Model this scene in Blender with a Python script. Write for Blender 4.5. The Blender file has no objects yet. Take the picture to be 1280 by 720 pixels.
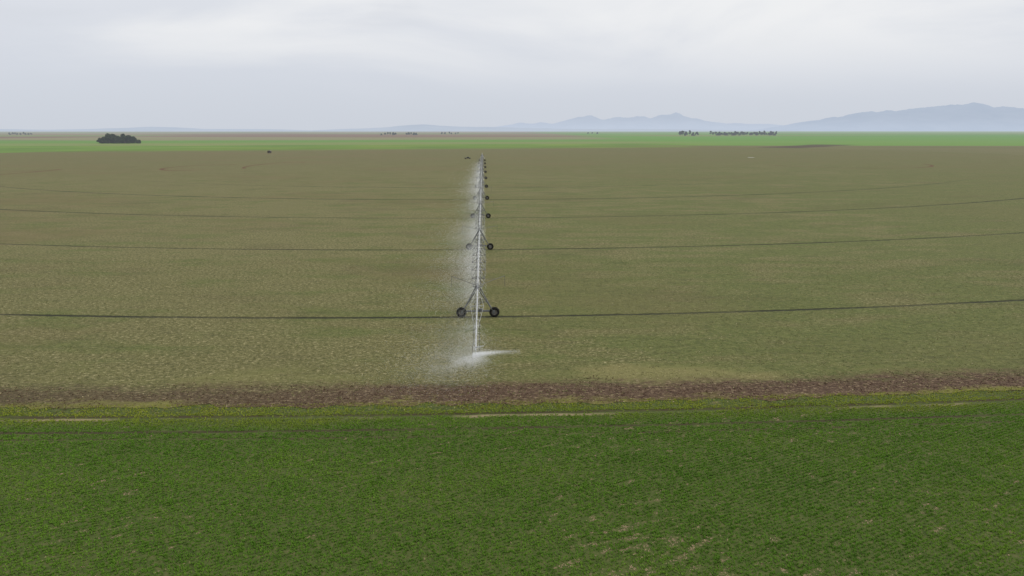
import bpy, bmesh, math, random
import numpy as np
from mathutils import Vector, Matrix, noise as mnoise
random.seed(4); rng=np.random.default_rng(7)
scene=bpy.context.scene; col=scene.collection
scene.view_settings.view_transform='Standard'; scene.view_settings.look='None'
scene.view_settings.exposure=0; scene.view_settings.gamma=1
rad=math.radians
H=23.0; PITCH=13.0; F=853.0
PV=(-25.0,582.8)
UX,UY=0.0414,-0.99914      # arm direction, pivot -> outer end

# ------------------------------------------------------------- node helper
class NB:
    def __init__(s,nt):
        s.nt=nt; s.N=nt.nodes; s.L=nt.links
    def node(s,t,**k):
        n=s.N.new(t)
        for a,b in k.items(): setattr(n,a,b)
        return n
    def put(s,sock,v):
        if isinstance(v,bpy.types.NodeSocket): s.L.new(v,sock)
        elif isinstance(v,(tuple,list)):
            if len(v)==3 and len(sock.default_value)==4: v=(*v,1)
            sock.default_value=v
        else: sock.default_value=v
    def m(s,op,a,b=None,c=None,clamp=False):
        n=s.node('ShaderNodeMath',operation=op,use_clamp=clamp)
        s.put(n.inputs[0],a)
        if b is not None: s.put(n.inputs[1],b)
        if c is not None: s.put(n.inputs[2],c)
        return n.outputs[0]
    def step(s,v,a,b):
        n=s.node('ShaderNodeMapRange',interpolation_type='SMOOTHSTEP')
        s.put(n.inputs[0],v); s.put(n.inputs[1],a); s.put(n.inputs[2],b)
        n.inputs[3].default_value=0; n.inputs[4].default_value=1
        return n.outputs[0]
    def inv(s,v): return s.m('SUBTRACT',1,v)
    def mul(s,*a):
        r=a[0]
        for q in a[1:]: r=s.m('MULTIPLY',r,q)
        return r
    def mix(s,f,a,b,bt='MIX'):
        n=s.node('ShaderNodeMix',data_type='RGBA',blend_type=bt)
        s.put(n.inputs[0],f); s.put(n.inputs[6],a); s.put(n.inputs[7],b)
        return n.outputs[2]
    def noise(s,vec,scale,detail=2,rough=.5,sc=(1,1,1),rot=0,dist=0):
        mp=s.node('ShaderNodeMapping'); s.L.new(vec,mp.inputs[0])
        mp.inputs['Scale'].default_value=sc; mp.inputs['Rotation'].default_value=(0,0,rot)
        n=s.node('ShaderNodeTexNoise'); s.L.new(mp.outputs[0],n.inputs['Vector'])
        n.inputs['Scale'].default_value=scale; n.inputs['Detail'].default_value=detail
        n.inputs['Roughness'].default_value=rough; n.inputs['Distortion'].default_value=dist
        return n.outputs[0]
    def ramp(s,f,stops):
        n=s.node('ShaderNodeValToRGB'); s.put(n.inputs[0],f)
        e=n.color_ramp.elements
        while len(e)<len(stops): e.new(.5)
        for i,(p,c) in enumerate(stops):
            e[i].position=p; e[i].color=(*c,1)
        return n.outputs[0]
    def pos(s):
        return s.node('ShaderNodeNewGeometry').outputs['Position']
    def sep(s,v):
        n=s.node('ShaderNodeSeparateXYZ'); s.L.new(v,n.inputs[0]); return n.outputs
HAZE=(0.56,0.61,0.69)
def newmat(name):
    m=bpy.data.materials.new(name); m.use_nodes=True; m.node_tree.nodes.clear()
    return m,NB(m.node_tree)
def finish(b,color,rough=.9,bump=None,bstr=.5,bdist=.1,haze=None,metal=0,spec=.2,emis=None):
    p=b.node('ShaderNodeBsdfPrincipled')
    b.put(p.inputs['Base Color'],color); b.put(p.inputs['Roughness'],rough)
    p.inputs['Metallic'].default_value=metal; p.inputs['Specular IOR Level'].default_value=spec
    if bump is not None:
        bn=b.node('ShaderNodeBump'); bn.inputs['Strength'].default_value=bstr
        bn.inputs['Distance'].default_value=bdist; b.put(bn.inputs['Height'],bump)
        b.L.new(bn.outputs[0],p.inputs['Normal'])
    out=b.node('ShaderNodeOutputMaterial'); sh=p.outputs[0]
    if haze is not None:   # aerial haze painted on as emission, growing with distance over the plain
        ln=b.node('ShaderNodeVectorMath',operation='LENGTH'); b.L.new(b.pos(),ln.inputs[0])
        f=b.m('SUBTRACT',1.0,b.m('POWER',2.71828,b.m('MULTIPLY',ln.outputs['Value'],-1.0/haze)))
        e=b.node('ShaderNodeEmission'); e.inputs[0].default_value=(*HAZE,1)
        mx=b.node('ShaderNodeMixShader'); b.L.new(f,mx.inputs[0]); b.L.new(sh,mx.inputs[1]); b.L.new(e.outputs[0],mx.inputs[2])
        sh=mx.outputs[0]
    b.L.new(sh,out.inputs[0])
def simple(name,c,rough=.6,metal=0,var=.15,scale=4,haze=None):
    m,b=newmat(name); n=b.noise(b.pos(),scale,3)
    lo=tuple(x*(1-var) for x in c); hi=tuple(min(1,x*(1+var)) for x in c)
    finish(b,b.mix(n,lo,hi),rough,metal=metal,haze=haze); return m

# ------------------------------------------------------------- mesh helpers
def link(o,parent=None):
    col.objects.link(o)
    if parent: o.parent=parent
    return o
def mesh_np(name,V,Fc,mat,smooth=False):
    me=bpy.data.meshes.new(name); V=np.asarray(V,dtype=np.float32); Fc=np.asarray(Fc,dtype=np.int32)
    k=Fc.shape[1]; me.vertices.add(len(V)); me.vertices.foreach_set('co',V.ravel())
    me.loops.add(Fc.size); me.loops.foreach_set('vertex_index',Fc.ravel())
    me.polygons.add(len(Fc)); me.polygons.foreach_set('loop_start',np.arange(0,Fc.size,k,dtype=np.int32))
    me.update(calc_edges=True)
    me.materials.append(mat)
    if smooth: me.polygons.foreach_set('use_smooth',np.ones(len(Fc),dtype=bool))
    return me
class MB:
    def __init__(s): s.bm=bmesh.new()
    def tube(s,a,b,r0,r1=None,n=6,mi=0):
        if r1 is None: r1=r0
        a=Vector(a); b=Vector(b); d=(b-a).normalized()
        t=Vector((0,0,1)) if abs(d.z)<.9 else Vector((1,0,0))
        u=d.cross(t).normalized(); v=d.cross(u)
        A=[];B=[]
        for i in range(n):
            an=2*math.pi*i/n; w=u*math.cos(an)+v*math.sin(an)
            A.append(s.bm.verts.new(a+w*r0)); B.append(s.bm.verts.new(b+w*r1))
        fs=[s.bm.faces.new((A[i],A[(i+1)%n],B[(i+1)%n],B[i])) for i in range(n)]
        fs.append(s.bm.faces.new(A[::-1])); fs.append(s.bm.faces.new(B))
        for f in fs: f.material_index=mi; f.smooth=n>6
    def box(s,c,d,mi=0,bev=.0):
        r=bmesh.ops.create_cube(s.bm,size=1); vs=r['verts']
        for v in vs: v.co=Vector((c[0]+v.co.x*d[0],c[1]+v.co.y*d[1],c[2]+v.co.z*d[2]))
        fs={f for v in vs for f in v.link_faces}
        for f in fs: f.material_index=mi
        if bev:
            es={e for v in vs for e in v.link_edges}
            bmesh.ops.bevel(s.bm,geom=list(es),offset=bev,segments=1,affect='EDGES')
    def prism(s,prof,y0,y1,mi=0):   # profile in (x,z), extruded over y
        A=[s.bm.verts.new((x,y0,z)) for x,z in prof]; B=[s.bm.verts.new((x,y1,z)) for x,z in prof]
        n=len(prof); fs=[s.bm.faces.new((A[i],A[(i+1)%n],B[(i+1)%n],B[i])) for i in range(n)]
        fs+=[s.bm.faces.new(A[::-1]),s.bm.faces.new(B)]
        for f in fs: f.material_index=mi
    def lathe_x(s,prof,n=28,mi=0):  # profile (x, radius) round local x axis, closed loop
        rings=[]
        for x,r in prof:
            rings.append([s.bm.verts.new((x,r*math.cos(2*math.pi*i/n),r*math.sin(2*math.pi*i/n))) for i in range(n)])
        k=len(rings)
        for j in range(k):
            A=rings[j];B=rings[(j+1)%k]
            for i in range(n):
                f=s.bm.faces.new((A[i],A[(i+1)%n],B[(i+1)%n],B[i])); f.material_index=mi; f.smooth=True
    def done(s,name,mats):
        me=bpy.data.meshes.new(name)
        bmesh.ops.recalc_face_normals(s.bm,faces=s.bm.faces[:])
        s.bm.to_mesh(me); s.bm.free()
        for m in mats: me.materials.append(m)
        return me
def top(o,label,cat,group=None):
    o['label']=label; o['category']=cat
    if group: o['group']=group
def structure(o): o['kind']='structure'
def stuff(o): o['kind']='stuff'

# ------------------------------------------------------------- world / light
SUN_EL,SUN_AZ=48,105   # azimuth measured clockwise from +Y (towards +X)
w=bpy.data.worlds.new("World"); scene.world=w; w.use_nodes=True
w.node_tree.nodes.clear(); b=NB(w.node_tree)
sky=b.node('ShaderNodeTexSky',sky_type='NISHITA'); sky.sun_disc=False
sky.sun_elevation=rad(SUN_EL); sky.sun_rotation=rad(SUN_AZ); sky.dust_density=3
tc=b.node('ShaderNodeTexCoord').outputs['Generated']
x,y,z=b.sep(tc)
n1=b.noise(tc,2.0,6,.52,(1,1,4),dist=.5)
n2=b.noise(tc,3.2,5,.5,(1,1,6),dist=.6)
el=b.step(z,-0.01,.2)
base=b.ramp(el,[(0,(.625,.665,.735)),(.35,(.67,.705,.775)),(.8,(.725,.752,.81)),(1,(.75,.775,.825))])
side=b.step(x,-.35,.5)
amt=b.m('MULTIPLY',b.step(z,.03,.15),b.step(b.m('ADD',n1,b.m('MULTIPLY',side,.20)),.46,.74))
c=b.mix(b.m('MULTIPLY',amt,.9),base,(.90,.905,.912))
dk=b.mul(b.step(n2,.52,.74),b.step(z,.05,.17),b.inv(b.m('MULTIPLY',amt,.6)))
c=b.mix(b.m('MULTIPLY',dk,.28),c,(.63,.655,.71))
bg1=b.node('ShaderNodeBackground'); bg1.inputs[1].default_value=.09; b.L.new(sky.outputs[0],bg1.inputs[0])
bg2=b.node('ShaderNodeBackground'); bg2.inputs[1].default_value=1.0; b.L.new(c,bg2.inputs[0])
mx=b.node('ShaderNodeMixShader'); mx.inputs[0].default_value=.96
b.L.new(bg1.outputs[0],mx.inputs[1]); b.L.new(bg2.outputs[0],mx.inputs[2])
out=b.node('ShaderNodeOutputWorld'); b.L.new(mx.outputs[0],out.inputs[0])
sd=bpy.data.lights.new('sun','SUN'); sd.energy=1.5; sd.angle=rad(11); sd.color=(1,.95,.87)
so=link(bpy.data.objects.new('sun',sd))
dirv=Vector((math.sin(rad(SUN_AZ))*math.cos(rad(SUN_EL)),math.cos(rad(SUN_AZ))*math.cos(rad(SUN_EL)),math.sin(rad(SUN_EL))))
so.rotation_euler=dirv.to_track_quat('Z','Y').to_euler()

cd=bpy.data.cameras.new('camera'); cam=link(bpy.data.objects.new('camera',cd)); scene.camera=cam
cd.lens=24; cd.sensor_width=36; cd.clip_end=150000; cd.clip_start=.5
cam.location=(0,0,H); cam.rotation_euler=(rad(90-PITCH),0,0)

def radius_nodes(b,P):
    s=b.node('ShaderNodeVectorMath',operation='SUBTRACT'); b.L.new(P,s.inputs[0]); s.inputs[1].default_value=(PV[0],PV[1],0)
    l=b.node('ShaderNodeVectorMath',operation='LENGTH'); b.L.new(s.outputs[0],l.inputs[0]); return l.outputs['Value']
def rimx(x,y):     # the ploughed rim bulges slightly outside the true circle
    return min(3.0,(x/45)**2*.75+max(0,x)/45*.35) if y<300 else 0
def rim_nodes(b,X,Y,r):
    q=b.m('DIVIDE',X,45.0)
    k=b.m('MINIMUM',3.0,b.m('ADD',b.m('MULTIPLY',b.m('MULTIPLY',q,q),.75),b.m('MULTIPLY',b.m('MAXIMUM',q,0.0),.35)))
    return b.m('SUBTRACT',r,b.m('MULTIPLY',k,b.m('LESS_THAN',Y,300.0)))
GREENS=[(.3,(.090,.170,.022)),(.55,(.130,.225,.028)),(.75,(.20,.24,.045))]

# ------------------------------------------------------------- ground (crop outside the circle, far plain)
gm,b=newmat('plain_ground'); P=b.pos(); X,Y,Z=b.sep(P); r=radius_nodes(b,P); rq=rim_nodes(b,X,Y,r)
f1=b.noise(P,2.2,4,.7); f3=b.noise(P,.012,3,.5,(.6,1,1))
soilgreen=b.ramp(f1,[(.3,(.042,.062,.012)),(.5,(.068,.092,.020)),(.7,(.115,.112,.040))])
rutn=b.m('MULTIPLY',b.m('SUBTRACT',b.noise(P,.3,2,.5),.5),.5)
brk=b.step(b.noise(P,.35,3,.6,(.5,1,1)),.36,.56)
brk2=b.step(b.noise(P,.12,3,.6,(.5,1,1)),.48,.60)
ra=b.m('ADD',rq,rutn)
def line(rc,w0,w1): return b.m('SUBTRACT',1,b.step(b.m('ABSOLUTE',b.m('SUBTRACT',ra,rc)),w0,w1))
soilgreen=b.mix(b.mul(line(530.1,.15,.32),b.m('ADD',.4,b.m('MULTIPLY',brk,.5))),soilgreen,(.055,.040,.020))
soilgreen=b.mix(b.mul(line(530.7,.12,.34),brk2,.9),soilgreen,(.27,.21,.125))
soilgreen=b.mix(b.mul(line(533.1,.10,.28),b.m('ADD',.45,b.m('MULTIPLY',brk,.5))),soilgreen,(.050,.040,.018))
soilgreen=b.mix(b.mul(line(534.4,.08,.24),b.m('MULTIPLY',brk,.8)),soilgreen,(.060,.046,.022))
green=b.ramp(f3,GREENS)
c=b.mix(b.step(Y,70,200),soilgreen,green)
wob=b.m('MULTIPLY',b.m('SUBTRACT',f3,.5),60)
Yw=b.m('ADD',b.m('ADD',Y,wob),b.m('MULTIPLY',X,-.2))
st=b.noise(P,.0011,2,.5,(.35,1.5,1))
pale=b.ramp(st,[(.35,(.20,.20,.075)),(.5,(.16,.23,.05)),(.6,(.22,.195,.09))])
c=b.mix(b.step(Yw,1180,1220),c,pale)
c=b.mix(b.step(Yw,1420,1460),c,(.115,.225,.036))
voro=b.node('ShaderNodeTexVoronoi'); mp=b.node('ShaderNodeMapping'); mp.inputs['Scale'].default_value=(.0007,.0011,1); mp.inputs['Rotation'].default_value=(0,0,.18)
b.L.new(P,mp.inputs[0]); b.L.new(mp.outputs[0],voro.inputs['Vector']); voro.inputs['Scale'].default_value=1
vs=b.sep(voro.outputs['Color'])
brown=b.ramp(vs[0],[(0,(.165,.105,.070)),(.35,(.21,.155,.095)),(.55,(.12,.20,.045)),(1,(.23,.20,.11))])
grn=b.ramp(vs[1],[(0,(.085,.22,.026)),(.4,(.120,.250,.034)),(.75,(.17,.20,.06)),(1,(.09,.20,.032))])
rightside=b.step(X,200,420)
farc=b.mix(rightside,brown,grn)
c=b.mix(b.step(Yw,1760,1820),c,farc)
c=b.mix(b.mul(rightside,b.step(Y,900,930),b.inv(b.step(Y,2600,2900)),.85),c,grn)
# stubble continues outside the circle on the far +X side, to a straight field edge
outer=b.mul(b.step(X,80,140),b.step(Y,330,360),b.m('SUBTRACT',1,b.step(b.m('ADD',Y,b.m('MULTIPLY',X,.05)),1080,1125)))
c=b.mix(outer,c,b.ramp(f3,[(.35,(.122,.122,.042)),(.65,(.150,.132,.052))]))
al=b.m('ADD',b.mul(b.m('SUBTRACT',X,320.0),.67),b.mul(b.m('SUBTRACT',Y,910.0),.742))
pe=b.m('ABSOLUTE',b.m('SUBTRACT',b.mul(b.m('SUBTRACT',X,320.0),.742),b.mul(b.m('SUBTRACT',Y,910.0),.67)))
pl=b.mul(b.m('SUBTRACT',1,b.step(b.m('ADD',pe,b.m('MULTIPLY',wob,.8)),22,42)),b.step(al,-80,60),b.m('SUBTRACT',1,b.step(al,300,360)))
c=b.mix(b.m('MULTIPLY',pl,.85),c,(.068,.046,.030))
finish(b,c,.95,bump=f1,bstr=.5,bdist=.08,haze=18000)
S=60000
bm=bmesh.new()
xs=[-S,-8000,-1500,-300,-80,80,300,1500,8000,S]; ys=[-400,0,20,60,150,500,1500,6000,20000,S]
g=[[bm.verts.new((x_,y_,0)) for x_ in xs] for y_ in ys]
for j in range(len(ys)-1):
    for i in range(len(xs)-1): bm.faces.new((g[j][i],g[j][i+1],g[j+1][i+1],g[j+1][i]))
me=bpy.data.meshes.new('ground'); bm.to_mesh(me); me.materials.append(gm)
structure(link(bpy.data.objects.new('ground',me)))

# ------------------------------------------------------------- irrigated circle
fm,b=newmat('stubble_field'); P=b.pos(); X,Y,Z=b.sep(P); r=radius_nodes(b,P)
fine=b.noise(P,3.2,5,.85,(.65,1,1)); fine2=b.noise(P,1.4,4,.7,(.6,1,1)); med=b.noise(P,.16,4,.65,(.4,1,1)); big=b.noise(P,.016,4,.6,(.6,1,1))
f3=b.noise(P,.012,3,.5,(.6,1,1))
midn=b.noise(P,.06,4,.65,(.5,1,1)); streak=b.noise(P,.6,4,.7,(.22,1,1))
c=b.ramp(fine,[(.30,(.034,.033,.012)),(.42,(.092,.090,.030)),(.54,(.165,.155,.058)),(.66,(.44,.38,.21))])
gc=b.ramp(fine2,[(.3,(.042,.064,.013)),(.5,(.092,.122,.027)),(.7,(.160,.180,.050))])
rs_=b.m('MULTIPLY',b.step(b.m('DIVIDE',X,b.m('MAXIMUM',Y,20.0)),-.4,.5),.15)
c=b.mix(b.m('MULTIPLY',b.step(b.m('ADD',b.m('ADD',med,rs_),b.m('MULTIPLY',b.m('SUBTRACT',big,.5),.9)),.43,.70),.65),c,gc)
c=b.mix(b.mul(b.step(big,.48,.64),b.m('SUBTRACT',.48,b.m('MULTIPLY',rs_,1.8))),c,(.170,.125,.060))
c=b.mix(b.m('MULTIPLY',b.step(midn,.52,.70),.28),c,(.092,.072,.034))
c=b.mix(b.m('MULTIPLY',b.step(streak,.52,.70),.30),c,(.056,.053,.022))
dx=b.m('DIVIDE',b.m('SUBTRACT',X,15.0),11.0); dy=b.m('DIVIDE',b.m('SUBTRACT',Y,62.5),3.2)
pt=b.m('ADD',b.mul(dx,dx),b.mul(dy,dy))
straw=b.mul(b.inv(b.step(b.m('ADD',pt,b.m('MULTIPLY',b.m('SUBTRACT',med,.5),3)),.2,1.3)),.5)
straw=b.m('MAXIMUM',straw,b.mul(b.inv(b.step(Y,60,68)),b.step(med,.48,.62),.35))
c=b.mix(straw,c,(.26,.225,.090))
c=b.mix(b.m('MULTIPLY',b.step(Y,200,650),.55),c,b.ramp(big,[(.35,(.118,.118,.040)),(.65,(.155,.125,.056))]))
# wheel tracks, one for every tower
tn=b.noise(P,1.5,3,.6); tn2=b.noise(P,.25,3,.6)
tr=b.m('PINGPONG',b.m('ADD',r,b.m('MULTIPLY',b.m('SUBTRACT',tn2,.5),.5)),25.0)
wf=b.m('MULTIPLY',b.step(Y,120,300),.35)
trm=b.m('SUBTRACT',1,b.step(b.m('SUBTRACT',b.m('ADD',tr,b.m('MULTIPLY',b.m('SUBTRACT',tn,.5),.5)),wf),.22,.50))
trm=b.mul(trm,b.inv(b.step(Y,230,370)),b.m('ADD',.62,b.m('MULTIPLY',b.step(med,.4,.6),.3)))
c=b.mix(trm,c,(.020,.020,.012))
# bare soil rim
rr_=rim_nodes(b,X,Y,r)
rn=b.m('ADD',rr_,b.m('ADD',b.m('MULTIPLY',b.m('SUBTRACT',med,.5),7.0),b.m('MULTIPLY',b.m('SUBTRACT',fine2,.5),6.0)))
soil=b.ramp(fine,[(.3,(.028,.015,.009)),(.45,(.075,.043,.027)),(.55,(.115,.072,.045)),(.66,(.36,.275,.17))])
soil=b.mix(b.m('MULTIPLY',b.inv(b.step(X,-48,0)),.5),soil,(.055,.034,.022))
rimm=b.mul(b.step(rn,521.8,525.2),b.inv(b.step(Y,330,400)),b.m('ADD',.72,b.m('MULTIPLY',b.step(X,-40,0),.25)))
c=b.mix(rimm,c,soil)
wd=b.mul(b.step(rn,526.6,528.6),b.step(midn,.42,.56),.75,b.inv(b.step(Y,330,400)))
c=b.mix(wd,c,(.20,.20,.045))
# crop taking over at the far side of the circle
fg=b.step(b.m('ADD',b.m('SUBTRACT',b.m('SUBTRACT',Y,b.m('MULTIPLY',X,.3)),920.0),b.m('ADD',b.mul(b.m('MAXIMUM',b.m('SUBTRACT',X,250.0),0.0),-2.0),b.m('MULTIPLY',b.m('SUBTRACT',midn,.5),160))),-60,60)
c=b.mix(b.m('MULTIPLY',fg,.9),c,b.ramp(f3,GREENS))
hgt=b.m('ADD',fine,b.m('MULTIPLY',trm,-1.2))
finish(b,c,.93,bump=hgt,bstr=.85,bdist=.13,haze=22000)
bm=bmesh.new(); N=3000; vs=[]
cen=bm.verts.new((PV[0],PV[1],.03))
for i in range(N):
    a=2*math.pi*i/N; rr=527.7+.8*random.random()+.9*mnoise.noise(Vector((math.cos(a)*160,math.sin(a)*160,0)))
    x_=PV[0]+rr*math.cos(a); y_=PV[1]+rr*math.sin(a); rr+=rimx(x_,y_)
    vs.append(bm.verts.new((PV[0]+rr*math.cos(a),PV[1]+rr*math.sin(a),.03)))
for i in range(N): bm.faces.new((cen,vs[i],vs[(i+1)%N]))
me=bpy.data.meshes.new('irrigated_field_ground'); bm.to_mesh(me); me.materials.append(fm)
structure(link(bpy.data.objects.new('irrigated_field_ground',me)))

# ------------------------------------------------------------- crop tufts outside the rim
def tufts(name,pts,size,hgt,blades,mat,spread=.5):
    n=len(pts); k=n*blades
    base=np.repeat(pts,blades,axis=0); sz=np.repeat(size,blades); hg=np.repeat(hgt,blades)
    a=rng.uniform(0,2*math.pi,k); lean=rng.uniform(.2,1.0,k)*spread
    off=np.stack([np.cos(a),np.sin(a)],1)*(sz*.25)[:,None]
    bx=base[:,0]+off[:,0]; by=base[:,1]+off[:,1]; bz=base[:,2]
    wv=np.stack([-np.sin(a),np.cos(a)],1)*(sz*.28)[:,None]
    V=np.zeros((k,3,3),np.float32)
    V[:,0,0]=bx-wv[:,0];V[:,0,1]=by-wv[:,1];V[:,0,2]=bz
    V[:,1,0]=bx+wv[:,0];V[:,1,1]=by+wv[:,1];V[:,1,2]=bz
    V[:,2,0]=bx+np.cos(a)*sz*lean*2;V[:,2,1]=by+np.sin(a)*sz*lean*2;V[:,2,2]=bz+hg*rng.uniform(.6,1.1,k)
    return mesh_np(name,V.reshape(-1,3),np.arange(k*3).reshape(-1,3),mat)
ROWD=27
cm,b=newmat('young_crop_leaves'); P=b.pos(); X,Y,Z=b.sep(P); r=radius_nodes(b,P); r=rim_nodes(b,X,Y,r)
vr=b.node('ShaderNodeVectorRotate',rotation_type='Z_AXIS'); b.L.new(P,vr.inputs[0]); vr.inputs['Angle'].default_value=rad(-ROWD)
a1=b.noise(P,5,2,.6); a2=b.noise(P,.09,4,.6,(.5,1,1)); a3=b.noise(P,.8,3,.6,(.5,1,1)); a4=b.noise(vr.outputs[0],1.3,3,.6,(.10,1,1))
c=b.ramp(a1,[(.3,(.080,.178,.014)),(.5,(.118,.245,.022)),(.7,(.170,.305,.036))])
c=b.mix(b.m('MULTIPLY',b.step(a2,.48,.66),.55),c,(.205,.325,.036))
c=b.mix(b.m('MULTIPLY',b.inv(b.step(a2,.32,.46)),.35),c,(.060,.155,.016))
c=b.mix(b.m('MULTIPLY',b.step(a3,.48,.72),.30),c,(.052,.135,.014))
c=b.mix(b.m('MULTIPLY',b.step(a4,.50,.66),.35),c,(.055,.130,.014))
edge=b.m('SUBTRACT',1,b.step(b.m('ADD',r,b.m('MULTIPLY',b.m('SUBTRACT',a2,.5),10)),528.2,532.6))
c=b.mix(b.m('MULTIPLY',edge,.8),c,(.34,.36,.045))
p=b.node('ShaderNodeBsdfPrincipled'); b.L.new(c,p.inputs['Base Color']); p.inputs['Roughness'].default_value=.6; p.inputs['Specular IOR Level'].default_value=.12
t=b.node('ShaderNodeBsdfTranslucent'); b.L.new(c,t.inputs[0]); mx=b.node('ShaderNodeMixShader'); mx.inputs[0].default_value=.35
b.L.new(p.outputs[0],mx.inputs[1]); b.L.new(t.outputs[0],mx.inputs[2]); o=b.node('ShaderNodeOutputMaterial'); b.L.new(mx.outputs[0],o.inputs[0])
pts=[];sz=[];hh=[]; bp=[];bs=[]
ROW=rad(ROWD); cr,sr=math.cos(ROW),math.sin(ROW); RS=.30
M=255000
xs=rng.uniform(-62,62,M); ys=rng.uniform(26,60,M); q=rng.uniform(0,1,M)
for i in range(M):
    x_,y_=xs[i],ys[i]
    if abs(x_)>y_*.86+6: continue
    u=x_*cr+y_*sr; v=-x_*sr+y_*cr
    rowj=min(.95,.72+.25*mnoise.noise(Vector((x_*.06,y_*.06,12)))-(.04 if x_>5 else 0))
    k_=round(v/RS)*RS; v=k_+(v-k_)*rowj
    x_=u*cr-v*sr; y_=u*sr+v*cr
    rr=math.hypot(x_-PV[0],y_-PV[1])-rimx(x_,y_)
    if rr<527.6: continue
    d=1.0; bare=False
    nb=mnoise.fractal(Vector((u*.60,v*2.1,3)),1.0,2.0,4)*.90
    loc=mnoise.noise(Vector((x_*.07,y_*.09,9)))*.36
    if y_<46: loc+=.022*(46-y_)*max(0,min(1,(x_+2)/10))*(.9 if x_>2 else .5)
    nb+=loc-.12
    if nb>.52: d=.10; bare=True
    elif nb>.47: d=.5; bare=True
    wig=.25*mnoise.noise(Vector((x_*.2,y_*.2,0)))
    bk=mnoise.noise(Vector((x_*.25,y_*.25,7)))
    for tr_,hw,dd in ((530.35,.34,.12 if bk>-.25 else .6),(533.1,.20,.08 if bk>-.35 else .5),(534.4,.14,.15 if bk<.15 else .8)):
        if abs(rr-tr_+wig)<hw: d=min(d,dd); bare=False
    if rr<529.4: d=min(d,.5+.7*mnoise.noise(Vector((x_*.3,y_*.8,4))))
    if q[i]>d:
        if bare and q[i]>.4: bp.append((x_,y_,0)); bs.append(random.uniform(.06,.13))
        continue
    big_=1+.25*mnoise.noise(Vector((x_*.5,y_*.5,5)))
    pts.append((x_,y_,0)); sz.append(.115*big_); hh.append((.08+.045*random.random())*big_)
me=tufts('crop',np.array(pts),np.array(sz),np.array(hh),3,cm,.5)
stuff(link(bpy.data.objects.new('young_crop',me)))
bsm=simple('dry_soil',(.28,.205,.125),.95,var=.4,scale=2)
me=tufts('dry_soil_crumbs',np.array(bp),np.array(bs),np.array(bs)*.25,3,bsm,.6)
stuff(link(bpy.data.objects.new('dry_soil_crumbs',me)))
print('crop',len(pts),len(bp))

# stubble litter + weeds on the near part of the circle
lm,b=newmat('stubble_litter'); P=b.pos()
a1=b.noise(P,6,2,.6); a2=b.noise(P,.16,4,.65,(.35,1,1))
c=b.ramp(a1,[(.3,(.055,.058,.018)),(.45,(.118,.116,.036)),(.57,(.20,.18,.07)),(.68,(.54,.46,.28))])
c=b.mix(b.m('MULTIPLY',b.step(a2,.46,.66),.5),c,(.095,.132,.028))
finish(b,c,.8)
pts=[];sz=[];hh=[]
M=65000
xs=rng.uniform(-95,95,M); ys=53+rng.uniform(0,1,M)**1.4*70
for i in range(M):
    x_,y_=xs[i],ys[i]
    if abs(x_)>y_*.85+6: continue
    r0=math.hypot(x_-PV[0],y_-PV[1]); rr=r0-rimx(x_,y_)
    if rr>529.6: continue
    if rr>523 and random.random()>.42+.6*mnoise.noise(Vector((x_*.1,y_*.3,6))): continue
    if abs((r0+25)%50-25)<.45: continue
    s_=random.uniform(.06,.14)
    pts.append((x_,y_,.03)); sz.append(s_); hh.append(s_*.6)
me=tufts('stubble',np.array(pts),np.array(sz),np.array(hh),3,lm,.8)
stuff(link(bpy.data.objects.new('stubble',me)))

# soil clods on the rim
som=simple('soil_clods',(.082,.047,.029),.95,var=.55,scale=3)
pts=[];sz=[];hh=[]
for i in range(17000):
    x_=random.uniform(-62,62); y_=random.uniform(51,68)
    rr=math.hypot(x_-PV[0],y_-PV[1])-rimx(x_,y_)+4*mnoise.noise(Vector((x_*.12,y_*.3,8)))
    if 523.6<rr<527.9:
        s_=random.uniform(.05,.18); pts.append((x_,y_,.03)); sz.append(s_); hh.append(s_*.5)
me=tufts('clods',np.array(pts),np.array(sz),np.array(hh),3,som,.3)
stuff(link(bpy.data.objects.new('soil_clods',me)))

# ------------------------------------------------------------- curved vehicle tracks and puddles in the circle
tm=simple('track_soil',(.125,.070,.040),.95,var=.25,scale=.6)
def ribbon(name,pl,wd,mat,zz):
    V=[];Fc=[]
    for i,(x_,y_) in enumerate(pl):
        a=pl[max(0,i-1)]; c_=pl[min(len(pl)-1,i+1)]
        d=Vector((c_[0]-a[0],c_[1]-a[1])).normalized(); n_=Vector((-d.y,d.x)); ww=wd*(.7+.6*random.random())/2
        V+= [(x_+n_.x*ww,y_+n_.y*ww,zz),(x_-n_.x*ww,y_-n_.y*ww,zz)]
        if i: Fc.append((2*i-2,2*i-1,2*i+1,2*i))
    o=link(bpy.data.objects.new(name,mesh_np(name,V,Fc,mat))); structure(o)
def arc(cx,cy,rx,ry,a0,a1,n=50): return [(cx+rx*math.cos(rad(a0+(a1-a0)*i/n)),cy+ry*math.sin(rad(a0+(a1-a0)*i/n))) for i in range(n+1)]
ribbon('dirt_track',arc(-195,440,22,34,70,290),2.6,tm,.045)
ribbon('dirt_track',arc(-160,470,14,45,60,250),2.2,tm,.05)
ribbon('dirt_track',arc(-305,395,34,70,250,380),2.6,tm,.055)
ribbon('dirt_track',arc(230,500,60,70,200,350),1.8,tm,.045)
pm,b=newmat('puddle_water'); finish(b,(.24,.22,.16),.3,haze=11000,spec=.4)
def puddle(cx,cy,rx,ry,sd_):
    V=[(cx,cy,.06)];n=28
    for i in range(n):
        a=2*math.pi*i/n; k=1+.4*mnoise.noise(Vector((math.cos(a)*1.5,math.sin(a)*1.5,sd_)))
        V.append((cx+rx*k*math.cos(a),cy+ry*k*math.sin(a),.06))
    o=link(bpy.data.objects.new('water_puddle',mesh_np('puddle',V,[(0,1+i,1+(i+1)%n) for i in range(n)],pm))); structure(o)
puddle(208,604,3,4,1)

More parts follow.
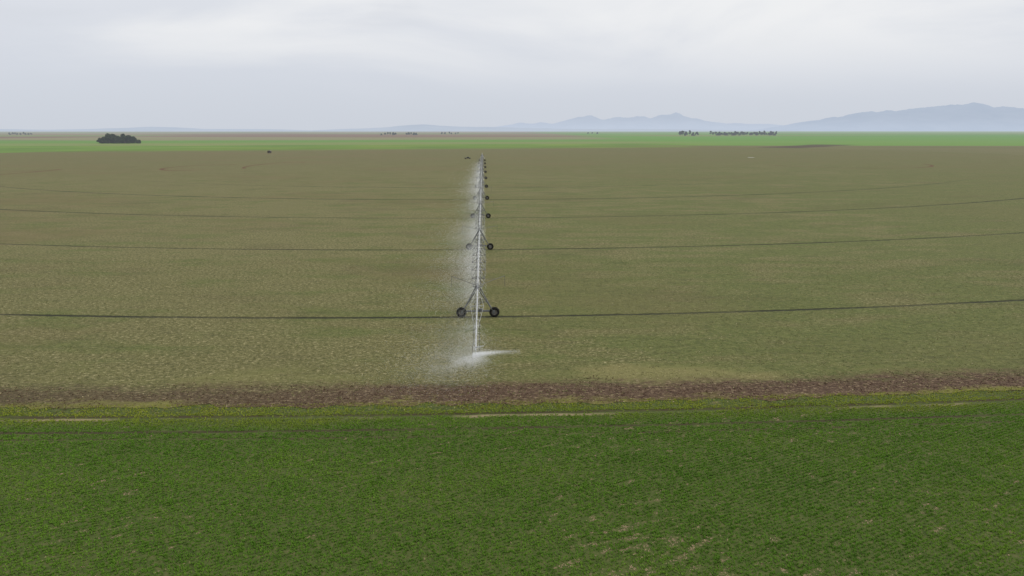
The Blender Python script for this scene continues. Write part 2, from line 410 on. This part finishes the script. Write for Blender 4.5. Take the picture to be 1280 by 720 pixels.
# ------------------------------------------------------------- irrigation machine
galv=simple('galvanised_steel',(.54,.55,.56),.5,metal=.2,var=.15,scale=2)
dsteel=simple('weathered_steel',(.15,.155,.16),.55,metal=.3,var=.2,scale=3)
tyre=simple('tyre_rubber',(.014,.013,.012),.85,var=.3,scale=6)
muddy=simple('wheel_rim_steel',(.17,.155,.135),.6,metal=.2,var=.25,scale=5)
hose=simple('black_hose',(.04,.04,.04),.6)
boxm=simple('control_box_grey',(.40,.41,.41),.5)
root=link(bpy.data.objects.new('irrigation_machine',None)); root.location=(PV[0],PV[1],.03)
root.rotation_euler=(0,0,math.atan2(UY,UX)); root.empty_display_size=2
top(root,'long galvanised steel pivot irrigation machine spraying water over stubble','irrigation machine')
SP=50.0; HT=3.85
def zp(s): return HT+.45*4*s*(1-s)
m=MB(); n=20
for i in range(n):
    s0,s1=i/n,(i+1)/n
    m.tube((s0*SP,0,zp(s0)),(s1*SP,0,zp(s1)),.095,n=10)
for i in range(1,8):
    s0=i/8; m.tube((s0*SP-.03,0,zp(s0)),(s0*SP+.03,0,zp(s0)),.15,n=10)
span=m.done('pipe_span',[galv])
m=MB(); K=8; P_=[]
for i in range(K):
    s0=(i+.5)/K; sag=1.5*(4*s0*(1-s0))**.5
    P_.append((s0*SP,zp(s0)-sag,1.05*(4*s0*(1-s0))**.35))
for sgn in (-1,1):
    prev=(0.8,sgn*.08,HT-.12)
    for (x_,z_,y_) in P_:
        cur=(x_,sgn*y_,z_); m.tube(prev,cur,.026,n=4); prev=cur
    m.tube(prev,(SP-.8,sgn*.08,HT-.12),.026,n=4)
    for i,(x_,z_,y_) in enumerate(P_):
        for xo in (-SP/K/2,SP/K/2):
            s1=(x_+xo)/SP; m.tube((x_,sgn*y_,z_),(x_+xo,sgn*.06,zp(s1)-.1),.034,n=4)
for (x_,z_,y_) in P_: m.tube((x_,-y_,z_),(x_,y_,z_),.034,n=4)
truss=m.done('truss',[dsteel])
m=MB()
m.box((0,0,.78),(.22,4.3,.2),0,.02)
for sy in (-1,1):
    for sx in (-1,1):
        m.tube((sx*.1,sy*1.85,.86),(sx*1.15,sy*.14,HT-.05),.062,n=6)
    m.tube((-.5,sy*1.2,2.05),(.5,sy*1.2,2.05),.035,n=4)
    m.box((0,sy*2.0,.66),(.34,.3,.4),0,.03)
for sx in (-1,1): m.tube((sx*.55,-1.15,2.1),(sx*.55,1.15,2.1),.035,n=4)
m.tube((-.1,-1.8,.9),(-.1,1.2,2.05),.03,n=4)
m.tube((0,0,.86),(0,0,HT-.1),.045,n=6)
m.box((0,.35,.94),(.3,.5,.3),0,.04)
m.tube((-1.2,0,HT),(1.2,0,HT),.14,n=10)
tower=m.done('tower',[dsteel])
m=MB(); m.box((0,0,HT+.40),(.36,.30,.46),0,.03); m.tube((0,0,HT+.1),(0,0,HT+.25),.05)
cbox=m.done('control_box',[boxm])
m=MB()
for sy in (-1,1):
    m.tube((-.6,sy*.1,HT+.1),(-7.5,sy*3.6,HT-.15),.03,n=5)
    m.tube((-7.5,sy*3.6,HT-.15),(-7.6,sy*3.65,2.2),.02,n=5)
    m.tube((-.6,0,HT+.9),(-5.2,sy*2.4,HT-.08),.012,n=4)
m.tube((-.6,0,HT),(-.6,0,HT+.9),.03,n=5)
boom=m.done('boom',[dsteel])
m=MB(); R=.63
m.lathe_x([(-.17,.36),(-.19,.48),(-.18,.59),(-.12,R),(.12,R),(.18,.59),(.19,.48),(.17,.36),(.09,.34),(-.09,.34)],28,0)
for i in range(22):
    a=2*math.pi*i/22
    for s_ in (-1,1):
        a2=a+ (0 if s_<0 else math.pi/22)
        m.tube((s_*.01,math.cos(a2)*(R+.01),math.sin(a2)*(R+.01)),(s_*.18,math.cos(a2+.16)*(R-.02),math.sin(a2+.16)*(R-.02)),.026,n=4,mi=0)
m.lathe_x([(-.13,.36),(-.13,.30),(-.04,.27),(-.04,.12),(-.1,.1),(-.1,.02),(.1,.02),(.1,.1),(.04,.12),(.04,.27),(.13,.30),(.13,.36)],28,1)
wheel=m.done('wheel',[tyre,muddy])
m=MB(); g=[(0,0,.1),(0,.06,.24),(0,.2,.27),(0,.3,.15),(0,.31,0)]
for i in range(4): m.tube(g[i],g[i+1],.022,n=5)
m.tube((0,.31,0),(0,.31,-1.7),.02,n=5,mi=1); m.tube((0,.31,-1.7),(0,.31,-1.9),.04,n=6,mi=0); m.tube((0,.31,-1.95),(0,.31,-1.97),.07,n=8,mi=1)
drop=m.done('sprinkler',[galv,hose])
for k in range(10):
    r0=k*SP
    o=link(bpy.data.objects.new('pipe_span',span),root); o.location=(r0,0,0)
    t_=link(bpy.data.objects.new('truss',truss),o)
    tw=link(bpy.data.objects.new('tower',tower),root); tw.location=((k+1)*SP,0,0)
    for sy in (-1,1):
        wh=link(bpy.data.objects.new('wheel',wheel),tw); wh.location=(0,sy*2.08,.63)
        wh.rotation_euler=(random.uniform(0,6),0,0)
    cb=link(bpy.data.objects.new('control_box',cbox),tw)
    bo=link(bpy.data.objects.new('boom',boom),tw)
m=MB(); OH=24.2
def oz(t): return HT-.30*t*t
for i in range(8): m.tube((i*OH/8,0,oz(i/8)),( (i+1)*OH/8,0,oz((i+1)/8)),.075,n=10)
for s_ in (-1,1):
    m.tube((.8,s_*.1,HT),(9,s_*.75,HT-.1),.016,n=4); m.tube((9,s_*.75,HT-.1),(19,s_*.05,oz(.78)),.016,n=4)
    m.tube((9,s_*.75,HT-.1),(9,0,HT-.05),.025,n=4)
m.tube((0,0,HT),(0,0,HT+1.5),.035,n=5)
m.tube((0,0,HT+1.5),(14,0,oz(.58)),.014,n=4); m.tube((0,0,HT+1.5),(-10,0,HT+.3),.014,n=4)
over=link(bpy.data.objects.new('overhang_pipe',m.done('overhang_pipe',[galv])),root); over.location=(500,0,0)
m=MB(); g0=HT-.30
m.tube((0,0,g0-.1),(0,0,g0+.25),.05,n=8); m.tube((0,0,g0+.25),(.1,.75,g0+.4),.055,.03,n=8); m.tube((0,0,g0+.2),(.0,-.2,g0+.2),.05,n=6)
m.tube((0,0,g0),(0,0,g0-1.1),.03,n=5)
gun=link(bpy.data.objects.new('end_gun',m.done('end_gun',[galv])),root); gun.location=(524.1,0,0)
rs=[523.0-2.5*i for i in range(205)]
rs=[q_ for q_ in rs if q_>6]
def pz(q_):
    if q_>500: return oz((q_-500)/OH)
    return zp((q_%SP)/SP)
for i,q_ in enumerate(rs[:96]):
    o=bpy.data.objects.new('sprinkler',drop); col.objects.link(o); o.parent=root
    o.location=(q_,0,pz(q_)); o.rotation_euler=(0,0,0 if i%2 else math.pi)
bm=bmesh.new()
for i,q_ in enumerate(rs[96:]):
    nv=len(bm.verts); bm.from_mesh(drop); bm.verts.ensure_lookup_table()
    T=Matrix.Translation((q_,0,pz(q_)))@Matrix.Rotation(0 if i%2 else math.pi,4,'Z')
    bmesh.ops.transform(bm,matrix=T,verts=bm.verts[nv:])
me=bpy.data.meshes.new('sprinklers'); bm.to_mesh(me); me.materials.append(galv); me.materials.append(hose)
o=link(bpy.data.objects.new('sprinkler_row',me),root); stuff(o)
m=MB()
for sx in (-1,1):
    for sy in (-1,1):
        m.tube((sx*1.7,sy*1.7,.1),(sx*.25,sy*.25,HT-.3),.08,n=6)
        m.box((sx*1.7,sy*1.7,.08),(.7,.7,.16),0,.02)
for zz,ww in ((1.3,1.3),(2.4,.8)):
    for s_ in (-1,1):
        m.tube((-ww,s_*ww,zz),(ww,s_*ww,zz),.05,n=4); m.tube((s_*ww,-ww,zz),(s_*ww,ww,zz),.05,n=4)
m.tube((0,0,.1),(0,0,HT+.2),.15,n=12); m.tube((0,0,HT+.2),(0,0,HT+1.0),.09,n=10)
m.box((-1.5,0,1.5),(.3,.9,1.2),0,.03)
link(bpy.data.objects.new('pivot_stand',m.done('pivot_stand',[galv])),root)

# ------------------------------------------------------------- water spray (droplets)
wm,b=newmat('water_droplets')
d=b.node('ShaderNodeBsdfDiffuse'); d.inputs[0].default_value=(.93,.94,.95,1)
t=b.node('ShaderNodeBsdfTranslucent'); t.inputs[0].default_value=(.93,.94,.95,1)
mx=b.node('ShaderNodeMixShader'); mx.inputs[0].default_value=.5; b.L.new(d.outputs[0],mx.inputs[1]); b.L.new(t.outputs[0],mx.inputs[2])
o=b.node('ShaderNodeOutputMaterial'); b.L.new(mx.outputs[0],o.inputs[0])
def slivers(name,C,D,size,length):
    n=len(C); u=D/np.linalg.norm(D,axis=1)[:,None]
    rnd=rng.normal(size=(n,3)); sd=np.cross(u,rnd); sd/=np.linalg.norm(sd,axis=1)[:,None]
    V=np.zeros((n,3,3),np.float32)
    V[:,0]=C-u*length[:,None]*.5-sd*size[:,None]*.5; V[:,1]=C-u*length[:,None]*.5+sd*size[:,None]*.5; V[:,2]=C+u*length[:,None]*.5
    return mesh_np(name,V.reshape(-1,3),np.arange(n*3).reshape(-1,3),wm)
U=np.array([UX,UY]); LAT=np.array([-UY,UX])   # LAT points to +X side
def world(rr,lateral,h,dl,dr,dz):
    C=np.stack([PV[0]+U[0]*rr+LAT[0]*lateral,PV[1]+U[1]*rr+LAT[1]*lateral,h],1)
    D=np.stack([U[0]*dr+LAT[0]*dl,U[1]*dr+LAT[1]*dl,dz],1)
    return C,D
def near_tower(rr):   # sprinklers just outboard of each tower run at low flow
    q=np.mod(rr,50.0); return (q<9+ (500-rr)*.035)&(rr<512)
def spray(n,r_lo,r_hi,power,mfrac):
    rr=r_lo+(r_hi-r_lo)*rng.uniform(0,1,n)**power
    idx=np.round((523-rr)/2.5).astype(int); rr=523-idx*2.5
    stren=rng.uniform(.35,1.0,400)[idx]; tilt=rng.normal(0,.3,400)[idx]
    zz=np.array([pz(q_) for q_ in rr])-1.9
    kind=rng.uniform(0,1,n)
    phi=rng.uniform(0,2*math.pi,n); sp=rng.uniform(3.5,6.5,n); t_=rng.uniform(0,1,n)**1.1*.58
    phi=np.round(phi/(2*math.pi)*7)/7*2*math.pi+rng.normal(0,.05,n)+rr*1.7
    sp=np.where(rng.uniform(0,1,n)<.6,5.0+rng.normal(0,.2,n),sp)
    lateral=np.cos(phi)*sp*t_*.62; radial=np.sin(phi)*sp*t_*.45; h=zz+.9*t_-4.2*t_**2
    dl=np.cos(phi)*sp*.62; dr=np.sin(phi)*sp*.45; dz=.9-8.4*t_
    mist=kind<mfrac
    tm_=rng.gamma(1.1,1.5,n)*(.4+stren)
    gust=1.0+.6*np.array([mnoise.noise(Vector((q_*.05,0,0)))+.6*mnoise.noise(Vector((q_*.21,3,0))) for q_ in rr])
    lateral=np.where(mist,-tm_*1.2*gust+rng.normal(0,.25,n),lateral-.5*t_*2)
    radial=np.where(mist,rng.normal(0,.2,n)*(1+.6*tm_)+tilt*tm_,radial)
    h=np.where(mist,zz+.5+rng.normal(0,.28,n)*(1+tm_*.45)-tm_*.34*rng.uniform(.6,1.2,n),h)
    dl=np.where(mist,-1,dl); dr=np.where(mist,rng.normal(0,.4,n),dr); dz=np.where(mist,-.6,dz)
    keep=(h>.04)&(rng.uniform(0,1,n)<.2+.8*stren)&((~near_tower(rr))|(rng.uniform(0,1,n)<.18))
    return world(*[a[keep] for a in (rr+radial,lateral,h,dl,dr,dz)])
def veil(n,r_lo,r_hi,power):   # continuous fine mist hanging on the lee side
    rr=r_lo+(r_hi-r_lo)*rng.uniform(0,1,n)**power
    tm_=rng.gamma(1.5,1.4,n)
    gust=1.0+.5*np.array([mnoise.noise(Vector((q_*.03,5,0)))+.5*mnoise.noise(Vector((q_*.12,3,2))) for q_ in rr])
    lateral=.3-tm_*1.25*gust; h=rng.uniform(.1,3.1,n)*(1-.07*np.minimum(tm_,6))+rng.normal(0,.25,n)
    dens=np.array([.6+.8*mnoise.noise(Vector((a_*.35,b_*.5,c_*.7))) for a_,b_,c_ in zip(rr,lateral,h)])
    keep=(h>.04)&((~near_tower(rr))|(rng.uniform(0,1,n)<.22))&(rng.uniform(0,1,n)<dens)
    return world(*[a[keep] for a in (rr,lateral,h,-np.ones(n),rng.normal(0,.4,n),rng.normal(-.6,.3,n))])
parts=[spray(155000,430,523,1.0,.55),spray(80000,40,430,.46,.55),veil(150000,440,524,.85),veil(70000,60,440,.50)]
C=np.concatenate([p_[0] for p_ in parts]);D=np.concatenate([p_[1] for p_ in parts])
dist=np.linalg.norm(C-np.array([0,0,H]),axis=1)
s_=np.minimum(dist,300)*.00018*rng.uniform(.6,1.3,len(C))
stuff(link(bpy.data.objects.new('sprinkler_spray',slivers('spray',C,D,s_,s_*2.8))))
# end gun fan and plume
n=68000
gx=PV[0]+U[0]*524.1; gy=PV[1]+U[1]*524.1; gz=g0+.1
kind=rng.uniform(0,1,n); t_=np.minimum(rng.exponential(.42,n),1.5); t_=np.where(t_>=1.5,rng.uniform(0,1,n),t_)
lat=np.empty(n);hz=np.empty(n);fw=np.empty(n)
a_=kind<.19     # thin feathered jet, rising and thinning to a point on the +X side
lat=np.where(a_,-.3+t_*2.9,0); hz=np.where(a_,gz-.62+.80*t_-.22*t_**2+rng.normal(0,.13,n)*np.maximum(.22,1-.75*t_)-np.abs(rng.normal(0,.12,n))*t_,0); fw=np.where(a_,t_*.5+rng.normal(0,.2,n),0)
m2=(kind>=.19)&(kind<.50)   # splash, blown to -X
tt=rng.gamma(1.4,.9,n)
lat=np.where(m2,.9-tt*1.35+rng.normal(0,.45,n),lat); hz=np.where(m2,gz-.62-.28*tt+rng.normal(0,.14,n)*(1+.9*tt),hz); fw=np.where(m2,rng.normal(.4,.6,n),fw)
m3=kind>=.50
tt=rng.gamma(1.8,1.35,n)
lat=np.where(m3,1.3-tt*1.4+rng.normal(0,.9,n),lat); hz=np.where(m3,gz-.6-.50*tt*rng.uniform(.0,1.3,n)+rng.normal(0,.75,n),hz); fw=np.where(m3,rng.normal(-1.0,2.8,n),fw)
wis=np.array([mnoise.noise(Vector((a*.9,b_*2.2,c_*.6))) for a,b_,c_ in zip(lat,hz,fw)])
k=(hz>.05)&((~(m2|m3))|(rng.uniform(0,1,n)<.65+1.3*wis))
C=np.stack([gx+U[0]*fw+LAT[0]*lat,gy+U[1]*fw+LAT[1]*lat,hz],1)[k]
D=np.stack([np.where(lat>0,1.,-1.),rng.normal(0,.3,n),rng.normal(-.1,.25,n)],1)[k]
s_=60*.00020*rng.uniform(.6,1.5,len(C))
stuff(link(bpy.data.objects.new('end_gun_spray',slivers('gunspray',C,D,s_,s_*3))))

# ------------------------------------------------------------- trees
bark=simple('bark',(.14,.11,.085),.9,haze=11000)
lf,b=newmat('gum_foliage'); P=b.pos(); a1=b.noise(P,.35,3,.6)
oi=b.node('ShaderNodeObjectInfo').outputs['Random']
c=b.ramp(a1,[(.35,(.020,.032,.011)),(.55,(.042,.062,.021)),(.7,(.11,.13,.048))])
c=b.mix(b.m('MULTIPLY',oi,.5),c,(.024,.036,.022))
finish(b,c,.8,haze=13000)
def tree_meshes(seed,ht,wd,nl,low=.38):
    rnd=random.Random(seed); m=MB()
    m.tube((0,0,0),(.15,.1,ht*.35),.45,.32,n=8)
    m.tube((.15,.1,ht*.35),(.1,-.1,ht*.75),.32,.12,n=8)
    lobes=[]
    for i in range(11):
        a=i*2.4+rnd.random(); zz=ht*(low+(.90-low)*rnd.random()); rr=wd*.5*(.35+.5*rnd.random())*math.sqrt(max(.12,1-((zz/ht-low)/(1-low))**2))
        p=Vector((math.cos(a)*rr,math.sin(a)*rr,zz)); lobes.append((p,wd*(.14+.09*rnd.random())))
        m.tube((.12,.0,min(zz*.7,ht*.6)),p,.14,.04,n=5)
    lobes.append((Vector((0,0,ht*.88)),wd*.17)); lobes.append((Vector((0,0,ht*.6)),wd*.24))
    tr_=m.done('trunk',[bark])
    V=[];Fc=[]
    for i in range(nl):
        p,R_=lobes[rnd.randrange(len(lobes))]
        d=Vector((rnd.gauss(0,1),rnd.gauss(0,1),rnd.gauss(0,.8))).normalized()*R_*(.55+.55*rnd.random())
        c_=p+d; s_=rnd.uniform(.3,.7)
        if c_.z<.3: continue
        u=Vector((rnd.gauss(0,1),rnd.gauss(0,1),rnd.gauss(0,1))).normalized(); v=u.cross(Vector((rnd.gauss(0,1),rnd.gauss(0,1),rnd.gauss(0,1)))).normalized()
        k=len(V); V+=[c_-u*s_,c_+v*s_*.6,c_+u*s_,c_-v*s_*.6]; Fc.append((k,k+1,k+2,k+3))
    return tr_,mesh_np('crown',[tuple(v) for v in V],Fc,lf)
TM=[tree_meshes(1,14,12,3000),tree_meshes(2,16,11,3000),tree_meshes(3,12,13,2800),tree_meshes(5,17,9,2600),
    tree_meshes(8,13,14,4200,.12),tree_meshes(9,15,14,4200,.14),tree_meshes(10,11,14,3800,.10)]
def tree(x_,y_,s_,label,group,kind=None):
    tr_,cr_=TM[random.randrange(4) if kind is None else kind]
    e=link(bpy.data.objects.new('gum_tree',None)); e.location=(x_,y_,0); e.scale=(s_*random.uniform(.9,1.2),s_*random.uniform(.9,1.2),s_)
    e.rotation_euler=(0,0,random.uniform(0,6.28))
    link(bpy.data.objects.new('trunk',tr_),e); link(bpy.data.objects.new('crown',cr_),e)
    top(e,label,'tree',group)
def px2x(px,Dd): return (px-640)/F*(Dd*math.cos(rad(PITCH))+H*math.sin(rad(PITCH)))
for i in range(18):
    t9=(i%9)/8; px=126+48*t9+random.uniform(-1.5,1.5); D_=1262+20*(i//9)+random.uniform(-8,8)
    prof=(.62,.98,1.18,1.28,1.02,1.22,1.16,.88,.58)[i%9]
    tree(px2x(px,D_),D_,prof*random.uniform(.92,1.08),'dark green gum tree in a dense grove on the plain','trees of the grove on the plain',random.choice((4,5,6)))
for px in (850,853,857,862,866,871):
    D_=3000+random.uniform(-30,30); tree(px2x(px,D_),D_,random.uniform(1.2,1.6),'dark gum tree in a small cluster beyond green crops','trees in the small cluster',random.randrange(7))
for i in range(36):
    px=888+82*i/35+random.uniform(-1,1); D_=3250+random.uniform(-40,40)
    if i in (2,): continue
    tree(px2x(px,D_),D_,random.uniform(.8,1.35),'dark gum tree in a farmstead windbreak row','trees in the windbreak row',random.randrange(7))
for a0,a1,n_,D_,sc in ((12,40,9,3600,.85),(477,495,6,3400,.95),(508,521,5,3500,1.05),(553,573,6,4200,.9),(735,746,3,4500,.9)):
    for i in range(n_):
        px=a0+(a1-a0)*i/(n_-1)+random.uniform(-1,1); Dd=D_+random.uniform(-40,40)
        tree(px2x(px,Dd),Dd,sc*random.uniform(.8,1.2),'distant dark tree on the hazy plain','distant trees on the plain',random.randrange(7))

# ------------------------------------------------------------- pickup, shed
paint=simple('dark_truck_paint',(.05,.055,.06),.35,var=.1); glass=simple('dark_glass',(.02,.025,.03),.15)
def pickup(x_,y_,rot):
    e=link(bpy.data.objects.new('pickup_truck',None)); e.location=(x_,y_,.03); e.rotation_euler=(0,0,rot)
    m=MB(); m.prism([(-2.6,.5),(-2.6,1.1),(-.6,1.12),(-.35,1.15),(1.2,1.12),(2.4,1.0),(2.55,.55)],-.88,.88); body=m.done('body',[paint])
    link(bpy.data.objects.new('body',body),e)
    m=MB(); m.prism([(-.6,1.13),(-.45,1.75),(.7,1.78),(1.25,1.13)],-.78,.78); link(bpy.data.objects.new('cab',m.done('cab',[paint])),e)
    m=MB(); m.prism([(-.4,1.22),(-.3,1.65),(.6,1.66),(1.0,1.22)],-.8,.8); link(bpy.data.objects.new('window',m.done('window',[glass])),e)
    m=MB(); m.lathe_x([(-.12,.2),(-.12,.36),(.12,.36),(.12,.2)],18,0); m.lathe_x([(-.08,.05),(-.08,.21),(.08,.21),(.08,.05)],18,1); wh=m.done('truck_wheel',[tyre,muddy])
    for xx in (-1.7,1.65):
        for yy in (-.82,.82):
            o=link(bpy.data.objects.new('wheel',wh),e); o.location=(xx,yy,.36); o.rotation_euler=(0,0,math.pi/2)
    top(e,'dark pickup truck parked beside the pivot stand in the field','pickup truck')
pickup(-36.5,572,.1)
wall=simple('shed_wall',(.12,.11,.10),.8); roofm=simple('shed_roof',(.16,.15,.145),.6)
e=link(bpy.data.objects.new('pump_shed',None)); e.location=(px2x(337,720),720,.03); e.scale=(.8,.8,.8)
m=MB(); m.box((0,0,1.3),(4.2,3,2.6),0); link(bpy.data.objects.new('wall',m.done('wall',[wall])),e)
m=MB(); m.prism([(-2.4,2.61),(0,3.5),(2.4,2.61)],-1.75,1.75); link(bpy.data.objects.new('roof',m.done('roof',[roofm])),e)
m=MB(); m.box((.4,-1.53,1.02),(1.0,.05,2.04),0); link(bpy.data.objects.new('door',m.done('door',[dsteel])),e)
top(e,'small dark pump shed with a gabled roof on the plain','shed')

# ------------------------------------------------------------- mountains
def mountain(name,D_,prof,colr,diff,depth=3500,sd_=0):
    px0,px1=prof[0][0],prof[-1][0]; NX=500; NY=26; V=[];Fc=[]
    for j in range(NY+1):
        v=j/NY; yy=D_-depth+2*depth*v; env=max(0,1-abs(2*v-1))**.8
        for i in range(NX+1):
            px=px0+(px1-px0)*i/NX
            h=sum(np.interp(px+o_,[p[0] for p in prof],[p[1] for p in prof]) for o_ in (-4,0,4))/3
            xx=(px-640)/F*D_*math.cos(rad(PITCH))
            nz=mnoise.ridged_multi_fractal(Vector((xx*.0005,yy*.0004,sd_)),1,2,5,1,2)
            k=.72+.18*nz if abs(2*v-1)>.08 else .98+.10*mnoise.fractal(Vector((xx*.0013,0,sd_)),.8,2,5)
            V.append((xx,yy,h*D_*.00111*env*k-(1 if env==0 else 0)))
    for j in range(NY):
        for i in range(NX):
            a=j*(NX+1)+i; Fc.append((a,a+1,a+NX+2,a+NX+1))
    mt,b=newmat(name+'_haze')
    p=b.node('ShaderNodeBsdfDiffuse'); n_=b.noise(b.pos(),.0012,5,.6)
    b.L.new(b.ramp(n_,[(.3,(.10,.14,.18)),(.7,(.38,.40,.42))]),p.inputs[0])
    e=b.node('ShaderNodeEmission')  # distance haze painted into the slopes as a glow, paler near the foot
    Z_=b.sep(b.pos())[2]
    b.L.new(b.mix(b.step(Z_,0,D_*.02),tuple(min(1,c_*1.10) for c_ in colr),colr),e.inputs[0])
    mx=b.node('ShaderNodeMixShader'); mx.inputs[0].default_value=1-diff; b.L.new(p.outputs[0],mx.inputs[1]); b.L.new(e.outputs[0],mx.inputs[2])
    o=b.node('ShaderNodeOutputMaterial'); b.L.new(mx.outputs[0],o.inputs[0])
    ob=link(bpy.data.objects.new(name,mesh_np(name,V,Fc,mt,True))); structure(ob)
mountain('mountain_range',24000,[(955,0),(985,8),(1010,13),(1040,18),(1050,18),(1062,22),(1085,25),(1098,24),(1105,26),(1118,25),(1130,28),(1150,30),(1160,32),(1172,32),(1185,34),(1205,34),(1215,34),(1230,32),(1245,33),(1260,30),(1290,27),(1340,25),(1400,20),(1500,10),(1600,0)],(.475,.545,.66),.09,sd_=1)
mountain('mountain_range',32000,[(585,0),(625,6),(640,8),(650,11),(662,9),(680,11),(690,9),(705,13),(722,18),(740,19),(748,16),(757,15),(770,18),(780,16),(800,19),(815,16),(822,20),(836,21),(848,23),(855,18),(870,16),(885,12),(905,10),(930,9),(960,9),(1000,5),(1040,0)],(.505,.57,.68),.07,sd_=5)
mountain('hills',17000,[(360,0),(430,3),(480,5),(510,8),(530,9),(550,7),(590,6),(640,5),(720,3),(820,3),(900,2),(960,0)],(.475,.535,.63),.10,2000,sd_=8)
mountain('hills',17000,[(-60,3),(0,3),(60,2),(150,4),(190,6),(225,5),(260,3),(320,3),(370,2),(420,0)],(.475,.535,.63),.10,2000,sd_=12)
